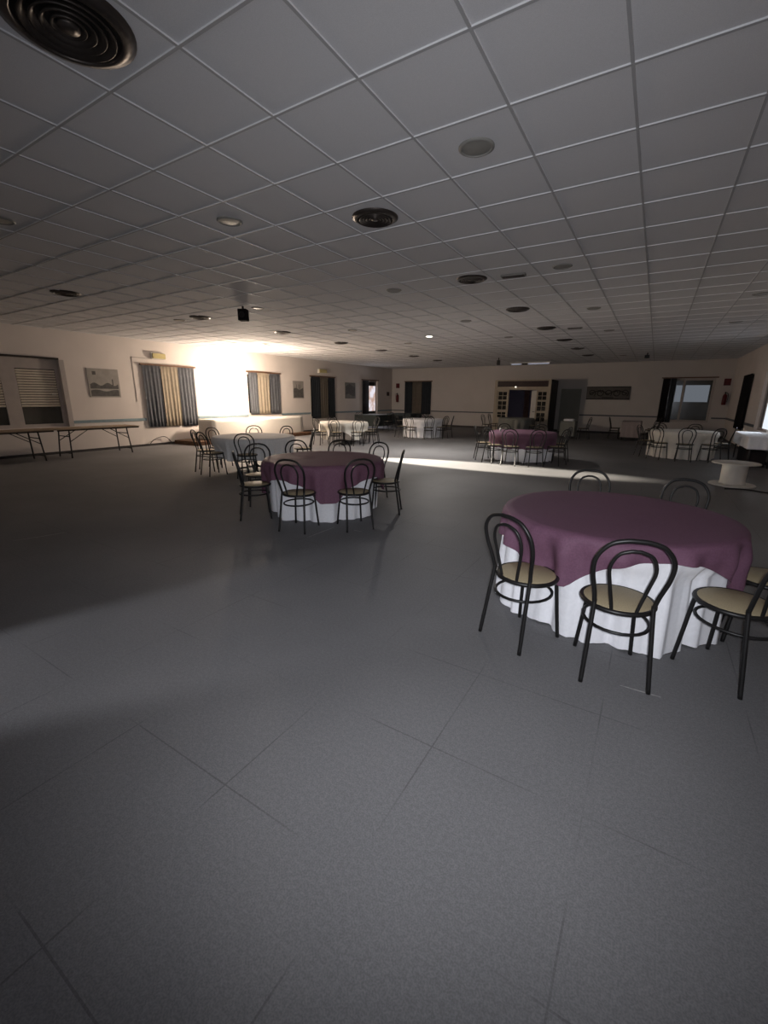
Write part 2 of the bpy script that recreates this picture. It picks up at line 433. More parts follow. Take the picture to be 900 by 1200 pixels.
def leaf(x0, x1, y, zb, zt, pz, px, label):
    bm = bmesh.new()
    xs = [x0]; 
    w = x1-x0
    box(bm, x0, y, zb, x0+px[0], y+.05, zt); box(bm, x1-px[1], y, zb, x1, y+.05, zt)
    zs = pz; mid = (x0+px[0]+x1-px[1])/2
    box(bm, x0+px[0], y, zs[-1][1], x1-px[1], y+.05, zt)
    prev = zb
    for a, b in zs:
        box(bm, x0+px[0], y, prev, x1-px[1], y+.05, a); prev = b
        box(bm, mid-.012, y+.01, a, mid+.012, y+.04, b)
        box(bm, x0+px[0], y+.01, (a+b)/2-.012, x1-px[1], y+.04, (a+b)/2+.012)
    d = obj('door_leaf', bm, M['booth'], porch)
    for a, b in zs:
        obj('door_pane', B(x0+px[0], y+.02, a, x1-px[1], y+.028, b), M['glass_dark'], d)
    return d
leaf(-6.89, -6.30, Y+.04, .0, 2.02, ((.70, .95), (1.08, 1.48), (1.56, 1.93)), (.07, .10), '')
d = leaf(-4.97, -4.46, Y+.04, .0, 2.02, ((.55, .95), (1.05, 1.48), (1.56, 1.93)), (.07, .05), '')
obj('door_leaf', B(-5.26, Y+.30, 0.03, -5.0, Y+.35, 2.0), M['white_pl'], porch)
bm = bmesh.new(); tube(bm, [(-4.99, Y+.02, 1.0), (-4.99, Y-.05, 1.0), (-5.08, Y-.05, 1.0)], .012); obj('door_handle', bm, M['leg_metal'], porch)
lm = bmesh.new(); lathe(lm, [(0, -.035), (.03, -.025), (.04, 0), (.03, .025), (0, .035)], 14, (-5.98, Y-.02, 2.16)); obj('porch_lamp', lm, emit('porch lamp glow', (1, .95, .8), 1.6), porch)
curtain('y', YF-.3, -1, -5.88, -5.60, .3, 2.0, M['pink_curtain'], 'dusty pink curtain hanging inside the cream porch', 4)
struct('door_1', B(-4.15, YF-.05, .02, -3.22, YF-.002, 2.1), M['pillar'])

# ---- pictures
def picture(name, axis, p, s, a0, a1, z0, z1, label, kind):
    r = thing(name, label, 'picture')
    def bx(u0, v0, u1, v1, d0, d1, bm):
        q0, q1 = sorted((p+s*d0, p+s*d1))
        if axis == 'x': box(bm, q0, u0, v0, q1, u1, v1)
        else: box(bm, u0, q0, v0, u1, q1, v1)
    bm = bmesh.new(); bx(a0, z0, a1, z1, .002, .02, bm)
    obj('canvas', bm, M['art_light'] if kind != 'dark' else M['art'], r)
    bm = bmesh.new(); W = a1-a0; H = z1-z0
    def strip(f):   # irregular printed silhouette, slightly raised ink
        n = 24
        for i in range(n):
            u0, u1 = a0+W*(.05+.9*i/n), a0+W*(.05+.9*(i+1)/n)
            lo, hi = f(i/n)
            bx(u0, z0+H*lo, u1, z0+H*hi, .02, .021, bm)
    if kind == 'harbour':
        strip(lambda t: (.30, .46+.05*math.sin(13*t)+(.22 if abs(t-.78) < .025 else 0)))
        obj('printed_motif', bm, M['art_dark'], r); bm = bmesh.new()
        strip(lambda t: (.04, .24+.03*math.sin(9*t)))
        obj('printed_motif', bm, M['art_dark'], r); bm = bmesh.new()
        bx(a0+W*.16, z0+H*.78, a0+W*.27, z0+H*.90, .02, .022, bm)
    elif kind == 'ship':
        strip(lambda t: (.05, .55+.05*math.sin(8*t)))
        for t in (.3, .5, .62): bx(a0+W*t, z0+H*.5, a0+W*(t+.04), z0+H*.80, .02, .022, bm)
    else:
        strip(lambda t: (.22+.08*math.sin(6*t), .92-.4*abs(t-.4)))
    obj('printed_motif', bm, M['art_dark'] if kind != 'dark' else M['art_dark'], r)
    return r
picture('picture', 'x', XL, 1, 6.52, 7.39, 1.54, 2.35, 'square grey harbour print above the right trestle table', 'harbour')
picture('picture', 'x', XL, 1, 14.96, 15.66, 1.54, 2.30, 'small dark ship print between two curtained windows', 'ship')
picture('picture', 'x', XL, 1, 18.88, 19.8, 1.55, 2.36, 'tall faded dark print before the bright far window', 'dark')
# wrought iron wall panel
r = thing('wall_panel', 'dark scrollwork panel hung alone on the far wall right of the porch', 'wall panel')
bm = bmesh.new(); box(bm, -2.98, YF-.02, 1.62, -1.12, YF-.002, 2.18); obj('panel_back', bm, mat('grey brown board', (.12, .108, .098), .7, .2, 9), r)
bm = bmesh.new(); y = YF-.028
tube(bm, [(-2.98, y, 1.62), (-1.12, y, 1.62), (-1.12, y, 2.18), (-2.98, y, 2.18)], .02, 6, True)
obj('panel_frame', bm, M['iron'], r)
bm = bmesh.new()
for k in range(5):
    cx = -2.75+.35*k
    tube(bm, [(cx+.17*math.cos(a)*(.35+.09*a), y, 1.90+.17*math.sin(a)*(.35+.09*a)*(1 if k % 2 else -1)) for a in [i*.45 for i in range(17)]], .018, 6)
tube(bm, spline([(-2.85, y, 1.85), (-2.4, y, 2.02), (-2.05, y, 1.86), (-1.7, y, 2.02), (-1.25, y, 1.88)], 8), .022, 6)
tube(bm, [(-2.3, y, 1.69), (-1.8, y, 1.69)], .02, 6)
obj('scrollwork', bm, M['iron'], r)

# ---- emergency light boxes, extinguishers, signs
def lampbox(y0, y1, z, label):
    r = thing('emergency_light', label, 'emergency light')
    obj('housing', B(XL, y0, z, XL+.07, y1, z+.19, bev=.012), M['white_pl'], r)
    obj('lamp_cover', B(XL+.07, y0+.02, z+.015, XL+.12, y1-.02, z+.175, bev=.015), M['sign'], r)
lampbox(8.48, 8.96, 2.74, 'yellowed emergency light box over the window left of the glaring wall')
lampbox(16.72, 17.3, 2.72, 'yellowed emergency light box over the narrow dark curtained window')
def extinguisher(x, y, z, label, fx, fy):
    r = thing('fire_extinguisher', label, 'fire extinguisher', (x, y, z))
    obj('cylinder_body', lathe(bmesh.new(), [(0, 0), (.07, 0), (.078, .02), (.078, .36), (.06, .42), (.025, .45), (0, .45)], 18), M['red'], r)
    obj('valve', lathe(bmesh.new(), [(0, .45), (.022, .45), (.022, .50), (.03, .51), (.012, .54), (0, .54)], 12), M['black'], r)
    obj('hose', tube(bmesh.new(), spline([(0, 0, .5), (fx*.09, fy*.09, .47), (fx*.11, fy*.11, .3), (fx*.10, fy*.10, .12)], 6), .011, 6), M['cable'], r)
extinguisher(-13.6, YF-.085, 1.35, 'red fire extinguisher on the far wall in the left corner', -1, 0)
extinguisher(2.42, YF-.085, 1.42, 'dark red fire extinguisher on the far wall in the right corner', 1, 0)
def plate(x0, x1, z0, z1, label):
    r = thing('fire_sign', label, 'sign')
    obj('sign_plate', B(x0, YF-.014, z0, x1, YF-.002, z1), M['red_sign'], r)
    obj('extinguisher_symbol', B(x0+(x1-x0)*.4, YF-.017, z0+(z1-z0)*.2, x0+(x1-x0)*.6, YF-.014, z0+(z1-z0)*.75), M['white_pl'] if False else M['red'], r)
plate(-13.74, -13.5, 2.18, 2.45, 'small red sign above the extinguisher in the far left corner')
plate(2.3, 2.54, 2.22, 2.50, 'small red sign above the extinguisher in the far right corner')
r = thing('call_point', 'small black call point on the left wall beside the far corner', 'call point')
obj('call_box', B(XL, 23.1, 1.72, XL+.06, 23.32, 1.94, bev=.01), M['black'], r)
obj('call_button', B(XL+.06, 23.17, 1.79, XL+.068, 23.25, 1.87), M['red'], r)

# ------------------------------------------------------------------ ceiling fittings
def vent(r, x, y, label, group):
    t = thing('ceiling_vent', label, 'air vent', (x, y, CZ), 0, group)
    obj('outer_ring', lathe(bmesh.new(), [(r*1.0, 0), (r*1.0, -.008), (r*.80, -.030), (r*.77, -.026), (r*.77, 0)], 40), M['bronze'], t, smooth=False)
    obj('throat', lathe(bmesh.new(), [(0, -.001), (r*.78, -.001)], 32), M['bronze_in'], t)
    for k in range(4):
        a = r*(.70-.145*k)
        obj('louvre_ring', lathe(bmesh.new(), [(a*.86, -.002), (a, -.030+.003*k), (a-.007, -.034+.003*k), (a*.86-.010, -.004)], 36), M['bronze'], t)
    obj('centre_cone', lathe(bmesh.new(), [(0, -.030), (r*.05, -.030), (r*.16, -.024), (r*.17, -.004), (0, -.004)], 20), M['bronze'], t)
    return t
ordn = ['first', 'second', 'third', 'fourth', 'fifth', 'sixth', 'seventh', 'eighth']
ys = [1.39, 4.03, 6.62, 9.16, 11.8, 14.3, 16.85, 19.5]
v0 = None
for k, y in enumerate(ys):
    if k == 0:
        vent(.285, -2.63, y, 'large ribbed bronze ceiling vent nearest the viewer, at the top left', 'round ceiling vents'); continue
    lab = 'round bronze ceiling vent, %s behind the large one in its row' % ['next', 'second', 'third', 'fourth', 'fifth', 'sixth', 'seventh'][k-1]
    if v0 is None: v0 = vent(.225, -2.6, y, lab, 'round ceiling vents')
    else: dup(v0, (-2.58, y, CZ), 0, lab)
for k, y in enumerate([4.03, 6.67, 9.21, 11.84, 14.28, 16.85, 19.2]):
    dup(v0, (-8.93, y, CZ), 0, 'round bronze ceiling vent in the left row, %s from the viewer' % ordn[k])
def downlight(x, y, label, m, r=.125):
    t = thing('downlight', label, 'ceiling light', (x, y, CZ), 0, 'round ceiling lights')
    obj('trim_ring', lathe(bmesh.new(), [(r, 0), (r, -.006), (r*.84, -.016), (r*.80, -.012), (r*.80, 0)], 28), M['rim'], t)
    obj('lens', lathe(bmesh.new(), [(r*.80, -.006), (r*.5, -.012), (0, -.014)], 28), m, t)
    return t
d0 = downlight(-1.33, 3.37, 'unlit round ceiling light nearest the viewer, right of the large vent', M['rim'])
d0.children[0].data.materials[0] = M['cream'] if False else M['rim']
d1 = downlight(-3.91, 3.37, 'unlit cream round ceiling light left of centre, near the viewer', M['cream'])
downlight(-5.77, 11.8, 'the one lit round ceiling light, glowing white', M['lamp_on'])
for k, (x, y) in enumerate([(-1.32, 6.62), (-1.29, 9.77), (-1.29, 12.95), (-1.4, 20.2)]):
    dup(d0, (x, y, CZ), 0, 'unlit grey round ceiling light in the right row, %s from the viewer' % ordn[k+1])
for k, (x, y) in enumerate([(-3.92, 6.65), (-3.95, 9.93), (-3.86, 13.02)]):
    dup(d0, (x, y, CZ), 0, 'unlit grey round ceiling light in the middle row, %s from the viewer' % ordn[k+1])
for k, (x, y) in enumerate([(-7.02, 6.59), (-7.05, 9.85), (-7.06, 12.9)]):
    dup(d1, (x, y, CZ), 0, 'unlit round ceiling light beyond the black hanging speaker, %s of its row' % ordn[k])
dup(d1, (-9.69, 6.67, CZ), 0, 'unlit round ceiling light left of a flat vent, high above the left tables')
dup(d1, (-11.5, 11.11, CZ), 0, 'round ceiling light brightly caught by the wall glare below')
for k, (x, y) in enumerate([(1.21, 9.82), (1.24, 12.89)]):
    dup(d0, (x, y, CZ), 0, 'unlit round ceiling light near the right wall, %s of two' % ['nearer', 'farther'][k])
dup(d1, (-5.9, 2.17, CZ), 0, 'cream round ceiling light cut off at the left picture edge')
def grille(x, y, rz, label):
    t = thing('vent_grille', label, 'air vent', (x, y, CZ), rz, 'flat ceiling grilles')
    obj('grille_frame', B(-.17, -.06, -.022, .17, .06, 0, bev=.004), M['rim'], t)
    bm = bmesh.new()
    for k in range(4): box(bm, -.15, -.045+.026*k, -.03, .15, -.032+.026*k, -.022)
    obj('louvre', bm, M['bronze'], t)
grille(-1.99, 6.71, .1, 'flat rectangular ceiling grille beside the third round vent')
grille(-1.97, 12.12, .1, 'flat rectangular ceiling grille far back right of the round vents')
SPK = (-7.12, 6.3, CZ)
t = thing('ceiling_speaker', 'black box speaker hanging from the ceiling toward the left', 'speaker', SPK, .5)
obj('bracket', tube(bmesh.new(), [(0, 0, 0), (0, 0, -.07)], .02, 8), M['black'], t)
obj('speaker_box', B(-.085, -.08, -.27, .085, .08, -.06, bev=.012), M['matte'], t)
obj('speaker_grille', lathe(bmesh.new(), [(0, .006), (.045, .006), (.055, 0), (0, 0)], 16), M['bronze_in'], t)
t.children[2].rotation_euler = (PI/2, 0, 0); t.children[2].location = (0, -.08, -.165)
t = thing('ceiling_sensor', 'small dark box hanging from the far ceiling, just left of the tube light', 'sensor', (-6.05, 19.2, CZ))
obj('mount', tube(bmesh.new(), [(0, 0, 0), (0, 0, -.1)], .02, 8), M['black'], t)
obj('sensor_body', B(-.06, -.06, -.30, .06, .06, -.10, bev=.01), M['black'], t)
t = thing('ceiling_sensor', 'small dark box under the far ceiling above the scrollwork panel', 'sensor', (-.55, 19.6, CZ))
obj('mount', tube(bmesh.new(), [(0, 0, 0), (0, 0, -.08)], .02, 8), M['black'], t)
obj('sensor_body', B(-.08, -.06, -.19, .08, .06, -.08, bev=.01), M['black'], t)
t = thing('batten_light', 'pale fluorescent tube light on the far ceiling above the porch', 'ceiling light', (-5.4, 22.0, CZ))
obj('batten', B(-.95, -.05, -.05, .95, .05, 0, bev=.008), M['white_pl'], t)
for x0, x1 in ((-.88, -.42), (-.08, .88)):
    obj('tube', tube(bmesh.new(), [(x0, 0, -.08), (x1, 0, -.08)], .022, 10), M['tube_on'], t)
obj('ballast', B(-.36, -.06, -.12, -.12, .06, -.05), M['black'], t)

# ------------------------------------------------------------------ chairs
def make_chair(label, group):
    t = thing('bentwood_chair', label, 'chair', (0, 0, 0), 0, group)
    sr = .192; sz = .462
    obj('seat', lathe(bmesh.new(), [(0, sz), (sr-.012, sz), (sr-.006, sz-.004), (sr-.006, sz-.012), (0, sz-.012)], 32), M['cane'], t, smooth=False)
    ring = [(sr*math.cos(2*PI*k/32), sr*math.sin(2*PI*k/32), sz-.014) for k in range(32)]
    obj('seat_rim', tube(bmesh.new(), ring, .0145, 8, True), M['black'], t)
    for s in (-1, 1):
        obj('leg', tube(bmesh.new(), spline([(-.150, s*.148, .50), (-.158, s*.150, .44), (-.190, s*.162, .22), (-.222, s*.175, 0)], 5), .0125, 8), M['black'], t)
        obj('leg', tube(bmesh.new(), spline([(.135, s*.130, .455), (.145, s*.136, .38), (.160, s*.150, .2), (.178, s*.165, 0)], 5), .0125, 8), M['black'], t)
    hoop = [(-.150, -.148, .48), (-.168, -.160, .56), (-.200, -.186, .68), (-.228, -.182, .78), (-.246, -.130, .858), (-.254, -.06, .886),
            (-.256, 0, .890), (-.254, .06, .886), (-.246, .130, .858), (-.228, .182, .78), (-.200, .186, .68), (-.168, .160, .56), (-.150, .148, .48)]
    obj('back_hoop', tube(bmesh.new(), spline(hoop, 5), .0125, 8), M['black'], t)
    inner = [(-.172, -.060, .44), (-.180, -.070, .50), (-.198, -.095, .62), (-.218, -.110, .72), (-.236, -.082, .80), (-.244, -.03, .828), (-.245, 0, .831),
             (-.244, .03, .828), (-.236, .082, .80), (-.218, .110, .72), (-.198, .095, .62), (-.180, .070, .50), (-.172, .060, .44)]
    obj('inner_hoop', tube(bmesh.new(), spline(inner, 4), .010, 8), M['black'], t)
    ringb = []
    for k in range(24):
        a = 2*PI*k/24
        ringb.append((-.018+.196*math.cos(a), .176*math.sin(a), .335))
    obj('leg_ring', tube(bmesh.new(), ringb, .010, 6, True), M['black'], t)
    return t
chair0 = None
def chair(x, y, deg, label, group):
    """deg: direction the sitter faces"""
    global chair0
    if chair0 is None:
        chair0 = make_chair(label, group); chair0.location = (x, y, 0); chair0.rotation_euler = (0, 0, math.radians(deg))
        return chair0
    return dup(chair0, (x, y, 0), math.radians(deg), label, group)
def face(x, y, cx, cy, off=0): return math.degrees(math.atan2(cy-y, cx-x))+off

# ------------------------------------------------------------------ tables and cloths
def table(x, y, R, label, z=.74, group='round dining tables'):
    t = thing('round_table', label, 'table', (x, y, 0), 0, group)
    obj('tabletop', lathe(bmesh.new(), [(0, z), (R-.01, z), (R, z-.008), (R, z-.022), (0, z-.022)], 48), M['wood'], t, smooth=False)
    obj('pedestal', lathe(bmesh.new(), [(0, z-.022), (.12, z-.022), (.05, z-.06), (.04, .12), (.10, .06), (0, .06)], 20), M['leg_metal'], t)
    for k in range(4):
        a = PI/4+k*PI/2
        obj('leg', tube(bmesh.new(), [(.05*math.cos(a), .05*math.sin(a), .07), (.42*math.cos(a), .42*math.sin(a), .02)], .02, 8), M['leg_metal'], t)
    return t
def cloth(x, y, R, m, label, zt=.75, hem=.0, half=None, rot=0.0, folds=22, amp=.022, flare=.05, dents=(), gap=.004, group=None, name='tablecloth', seed=0, inward=0.0, droop=1.0, shift=(0, 0)):
    """hem: height of the lower edge of a round cloth; half: half side of a square cloth laid over the round top"""
    rnd = random.Random(seed); bm = bmesh.new(); n = 192; g = []
    ph = [rnd.random()*6.28 for _ in range(5)]
    ctr = bm.verts.new((0, 0, zt)); prev = None
    tops = [.25, .5, .75, .93, 1.0]
    rows = 12
    first = None; rings = []
    for r in tops:
        rings.append([bm.verts.new((R*r*math.cos(2*PI*k/n), R*r*math.sin(2*PI*k/n), zt+(0 if r < 1 else -.004)+.0015*math.sin(5*r+k*.2))) for k in range(n)])
    for j in range(1, rows+1):
        v = j/rows; row = []
        for k in range(n):
            a = 2*PI*k/n
            if half:
                b = a-rot
                cr, sr_ = math.cos(rot), math.sin(rot)
                sx, sy_ = shift[0]*cr+shift[1]*sr_, -shift[0]*sr_+shift[1]*cr
                cb, sb = math.cos(b), math.sin(b); ex = 9
                if abs(cb) > 1e-4: ex = min(ex, (math.copysign(half, cb)+sx)/cb)
                if abs(sb) > 1e-4: ex = min(ex, (math.copysign(half, sb)+sy_)/sb)
                ex = min(ex, half*1.27)
                drop = max(.03, (ex-R)*droop)
            else:
                drop = zt-hem-.010-.008*math.sin(9*a+ph[0])-.006*math.sin(23*a+ph[1])
            d = drop*v
            f = amp*min(1, d/(.14 if half else .35))*(math.sin(folds*a+ph[2]+1.2*math.sin(3*a+ph[3]))+.45*math.sin(folds*1.7*a+ph[4]))
            rr = R+gap+.012*min(1, d/.03)+flare*d+f-inward*d
            for (da, dw, dd) in dents:
                e = (a-math.radians(da)+PI) % (2*PI)-PI
                lo = min(1, max(0, (d-.10)/.15))
                rr -= dd*math.exp(-(e/dw)**2)*lo
            z = zt-.006-d
            if not half: z = max(z, .004+.002*math.sin(k))
            row.append(bm.verts.new((rr*math.cos(a), rr*math.sin(a), z)))
        rings.append(row)
    for k in range(n): bm.faces.new((ctr, rings[0][k], rings[0][(k+1) % n])).smooth = True
    for a, b in zip(rings, rings[1:]):
        for k in range(n): bm.faces.new((a[k], b[k], b[(k+1) % n], a[(k+1) % n])).smooth = True
    bmesh.ops.recalc_face_normals(bm, faces=bm.faces)
    o = obj(name, bm, m, None, (x, y, 0))
    return tag(o, label, 'tablecloth', group)
def ring_dents(cx, cy, chairs, dw=.20, dd=.12):
    out = []
    for (x, y) in chairs: out.append((math.degrees(math.atan2(y-cy, x-cx)), dw, dd))
    return out

# T1: the near table on the right
c1 = (-.16, 3.66)
G1 = 'chairs at the near right table'
ch1 = [(-.585, 2.81, 64, 'black chair left of the near plum table, back turned to the left'),
       (-.035, 2.715, 104, 'black chair in front of the near plum table, seen from behind in the middle'),
       (.555, 3.04, 142, 'black chair right front of the near plum table, cut by the picture edge'),
       (.80, 3.60, 176, 'black chair mostly cut off at the right edge beside the near plum table'),
       (-.41, 4.60, 286, 'black chair behind the near plum table, left of two hoops showing'),
       (.25, 4.53, 246, 'black chair behind the near plum table, right of two hoops showing')]
table(*c1, .775, 'round table under the plum cloth nearest the viewer')
dn = ring_dents(*c1, [(a, b) for a, b, _, _ in ch1], .27, .11)
cloth(*c1, .78, M['white_cloth'], 'long white cloth reaching the floor under the near plum cloth', hem=.0, folds=26, amp=.020, flare=.03, dents=dn, seed=1)
cloth(*c1, .80, M['purple'], 'plum square cloth laid over the nearest table', zt=.758, half=.925, shift=(-.10, -.03), rot=math.radians(-18-45), folds=17, amp=.028, flare=.03, gap=.012, seed=2, name='table_overlay', droop=.94, dents=[(a, .2, .06) for a, _, _ in dn])
for x, y, d, l in ch1: chair(x, y, d, l, G1)

# T2: the middle table
c2 = (-3.95, 4.78)
G2 = 'chairs at the middle plum table'
ch2 = [(-4.46, 3.95, 50, 'black chair left of the middle plum table, the nearer of two overlapping'),
       (-4.98, 4.50, -40, 'black chair left of the middle plum table, the farther of two overlapping'),
       (-3.60, 3.87, 104, 'black chair seen from behind, left of two in front of the middle plum table'),
       (-3.08, 4.30, 146, 'black chair seen from behind, right of two in front of the middle plum table'),
       (-3.13, 5.14, 205, 'black chair right of the middle plum table, hoop seen edge on'),
       (-3.76, 5.72, 266, 'black chair right rear of the middle plum table, hoop above the cloth'),
       (-4.40, 5.66, 294, 'black chair behind the middle plum table, centre hoop'),
       (-4.86, 5.30, 330, 'black chair behind the middle plum table, left hoop')]
table(*c2, .80, 'round table under the plum cloth in the middle distance')
dn = ring_dents(*c2, [(a, b) for a, b, _, _ in ch2], .27, .11)
cloth(*c2, .805, M['white_cloth'], 'long white cloth under the middle plum cloth', hem=0, folds=19, amp=.02, flare=-.04, dents=dn, seed=3)
cloth(*c2, .825, M['purple_old'], 'dark plum cloth over the middle table with one corner hanging low', zt=.758, half=1.02, rot=math.radians(-47-45), folds=19, amp=.020, flare=.03, gap=.014, seed=4, name='table_overlay', droop=1.0, dents=[(a, .18, .06) for a, _, _ in dn])
for x, y, d, l in ch2: chair(x, y, d, l, G2)

# T3: grey cloth table near the bright wall
c3 = (-7.56, 6.75)
G3 = 'chairs at the grey cloth table'
ch3 = [(-8.28, 6.02, 40, 'black chair at the left end of the grey cloth table, side on'),
       (-7.72, 5.78, 82, 'black chair seen from behind, left of two before the grey cloth table'),
       (-6.93, 5.98, 128, 'black chair seen from behind, right of two before the grey cloth table'),
       (-8.52, 6.58, 5, 'black chair far left of the grey cloth table near the wooden platform'),
       (-8.32, 7.45, -40, 'black chair behind the grey cloth table, left hoop against the glare'),
       (-7.75, 7.78, -82, 'black chair behind the grey cloth table, right hoop against the glare'),
       (-6.80, 7.52, 225, 'black chair at the right end of the grey cloth table')]
table(*c3, .87, 'round table under the long grey cloth')
cloth(*c3, .88, M['grey_cloth'], 'grey cloth on the round table before the glaring wall', hem=.30, folds=30, amp=.026, flare=.0, seed=5, dents=ring_dents(*c3, [(a, b) for a, b, _, _ in ch3], .27, .11))
for x, y, d, l in ch3: chair(x, y, d, l, G3)

# T4: white cloth table beyond, left
c4 = (-9.55, 12.75)
ch4 = [(-9.75, 11.72, 80, 'black chair at the left white table, leftmost of four before it'),
       (-9.10, 11.72, 108, 'black chair at the left white table, second of four before it'),
       (-8.58, 12.18, 140, 'black chair at the left white table, third of four before it'),
       (-8.45, 12.85, 182, 'black chair at the left white table, rightmost and side on'),
       (-10.4, 13.3, -30, 'black chair half hidden behind the left end of the left white table'),
       (-9.7, 13.85, -80, 'black chair hoop showing behind the middle of the left white table'),
       (-8.95, 13.70, 240, 'black chair hoop showing behind the right part of the left white table')]
table(*c4, .85, 'round table under white cloth, left of the stripe of light')
cloth(*c4, .86, M['cream_cloth'], 'white cloth with a long bright fold on the table left of the light stripe', half=1.15, rot=math.radians(-20-45), folds=16, amp=.03, flare=-.03, seed=6, droop=1.0, dents=ring_dents(*c4, [(a, b) for a, b, _, _ in ch4], .27, .11))
for x, y, d, l in ch4: chair(x, y, d, l, 'chairs at the left white table')

# T5: plum cloth table in the stripe of light
c5 = (-2.93, 11.8)
ch5 = [(-3.82, 11.35, 28, 'chair at the far plum table, leftmost with its lit seat edge'),
       (-3.40, 10.92, 62, 'chair at the far plum table, second from left with bright yellow seat'),
       (-2.92, 10.78, 92, 'chair at the far plum table, front middle in the light stripe'),
       (-2.40, 10.93, 122, 'chair at the far plum table, front right in shade'),
       (-1.98, 11.40, 160, 'chair at the far plum table, right side with dark back'),
       (-2.05, 12.25, 205, 'chair at the far plum table, far right rear'),
       (-2.75, 12.82, 262, 'chair behind the far plum table, right'),
       (-3.55, 12.55, 308, 'chair behind the far plum table, left')]
table(*c5, .82, 'round table under the far plum cloth')
cloth(*c5, .825, M['white_cloth'], 'white undercloth below the far plum cloth', hem=.02, folds=18, amp=.03, flare=-.1, seed=7, dents=ring_dents(*c5, [(a, b) for a, b, _, _ in ch5], .27, .11))
cloth(*c5, .845, M['purple'], 'plum cloth over the far table beside the light stripe', zt=.758, hem=.36, folds=17, amp=.02, flare=.0, gap=.012, seed=8, name='table_overlay', dents=ring_dents(*c5, [(a, b) for a, b, _, _ in ch5], .27, .11))
for x, y, d, l in ch5: chair(x, y, d, l, 'chairs at the far plum table')

# T6: white table at the far left
c6 = (-8.35, 16.75)
ch6 = [(-8.95, 15.95, 55, 'dark chair left of the far left white table, side on'),
       (-8.35, 15.72, 88, 'dark chair between the two bright folds of the far left white cloth'),
       (-7.70, 15.95, 125, 'dark chair right of the bright folds of the far left white cloth'),
       (-7.36, 16.45, 165, 'dark chair at the right end of the far left white table'),
       (-7.40, 17.15, 205, 'dark chair farthest right at the far left white table'),
       (-8.9, 17.65, -60, 'dark chair behind the far left white table')]
table(*c6, .84, 'round table under the far left white cloth')
cloth(*c6, .85, M['white_cloth'], 'white cloth with two bright folds on the far left table', hem=.0, folds=12, amp=.03, flare=-.03, seed=9, dents=ring_dents(*c6, [(a, b) for a, b, _, _ in ch6], .27, .11))
for x, y, d, l in ch6: chair(x, y, d, l, 'chairs at the far left white table')

# T7: white table at the far right
c7 = (.77, 15.2)
ch7 = [(-.10, 14.85, 25, 'dark chair at the left end of the far right white table'),
       (.22, 14.30, 60, 'dark chair before the far right white table, left of three'),
       (.80, 14.18, 92, 'dark chair before the far right white table, middle of three'),
       (1.38, 14.42, 128, 'dark chair before the far right white table, right of three'),
       (1.68, 15.05, 172, 'dark chair at the right end of the far right white table'),
       (.30, 16.12, -64, 'dark chair behind the far right white table, left hoop'),
       (1.05, 16.20, 254, 'dark chair behind the far right white table, right hoop')]
table(*c7, .82, 'round table under the far right white cloth')
cloth(*c7, .83, M['cream_cloth'], 'white pleated cloth to the floor on the far right table', hem=.0, folds=13, amp=.035, flare=.0, seed=10, dents=ring_dents(*c7, [(a, b) for a, b, _, _ in ch7], .27, .11))
for x, y, d, l in ch7: chair(x, y, d, l, 'chairs at the far right white table')

# T8: grey table before the porch
c8 = (-5.45, 20.6)
table(*c8, .78, 'round table under the grey cloth before the porch')
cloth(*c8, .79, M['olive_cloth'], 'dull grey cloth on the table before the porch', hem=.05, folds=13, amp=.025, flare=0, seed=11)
for x, y, d, l in [(-6.55, 19.75, 45, 'dark chair left of the grey table before the porch, nearer one'),
                   (-6.55, 20.7, 0, 'dark chair left of the grey table before the porch, farther one'),
                   (-4.5, 20.1, 150, 'dark chair right of the grey table in front of the porch door')]:
    chair(x, y, d, l, 'chairs before the porch')
for x, y, l in ((-6.75, 19.25, 'small white form for a lit seat edge by the porch chairs, left of two'), (-6.42, 19.3, 'small white form for a lit seat edge by the porch chairs, right of two')):  # small white shapes standing in for lit chair seat edges
    o = obj('lit_edge_form', lathe(bmesh.new(), [(0, .0), (.05, .0), (.10, .09), (.09, .09), (.045, .012), (0, .012)], 20), M['white_pl'], None, (x, y, .0)); tag(o, l, 'lit_edge_form', 'lit seat edge forms near the porch')
o = obj('cup', lathe(bmesh.new(), [(0, 0), (.028, 0), (.036, .08), (.032, .08), (.025, .006), (0, .006)], 16), M['white_pl'], None, (-3.45, 11.55, .756)); tag(o, 'small white cup on the left part of the far plum cloth', 'cup')

# T9: small pink cloth table by the far wall
def draped_box(x0, y0, x1, y1, zt, zb, m, label, rz=0, amp=.012):
    bm = bmesh.new(); cx, cy = (x0+x1)/2, (y0+y1)/2; per = []
    n = 24
    for (ax, ay), (bx_, by) in zip(((x0,y0),(x1,y0),(x1,y1),(x0,y1)), ((x1,y0),(x1,y1),(x0,y1),(x0,y0))):
        for k in range(n): per.append((ax+(bx_-ax)*k/n-cx, ay+(by-ay)*k/n-cy))
    rows = []
    N = len(per)
    for j in range(8):
        v = j/7; row = []
        for k, (px, py) in enumerate(per):
            q = 1+.0*v; w = amp*v*(math.sin(k*.9)+.6*math.sin(k*.37+2))
            L = math.hypot(px, py); row.append(bm.verts.new((px+px/L*w, py+py/L*w, zt+(zb-zt)*v)))
        rows.append(row)
    bm.faces.new(rows[0][::-1])
    for a, b in zip(rows, rows[1:]):
        for k in range(N): bm.faces.new((a[k], a[(k+1) % N], b[(k+1) % N], b[k])).smooth = True
    bmesh.ops.recalc_face_normals(bm, faces=bm.faces)
    return tag(obj('tablecloth', bm, m, None, (cx, cy, 0)), label, 'tablecloth')
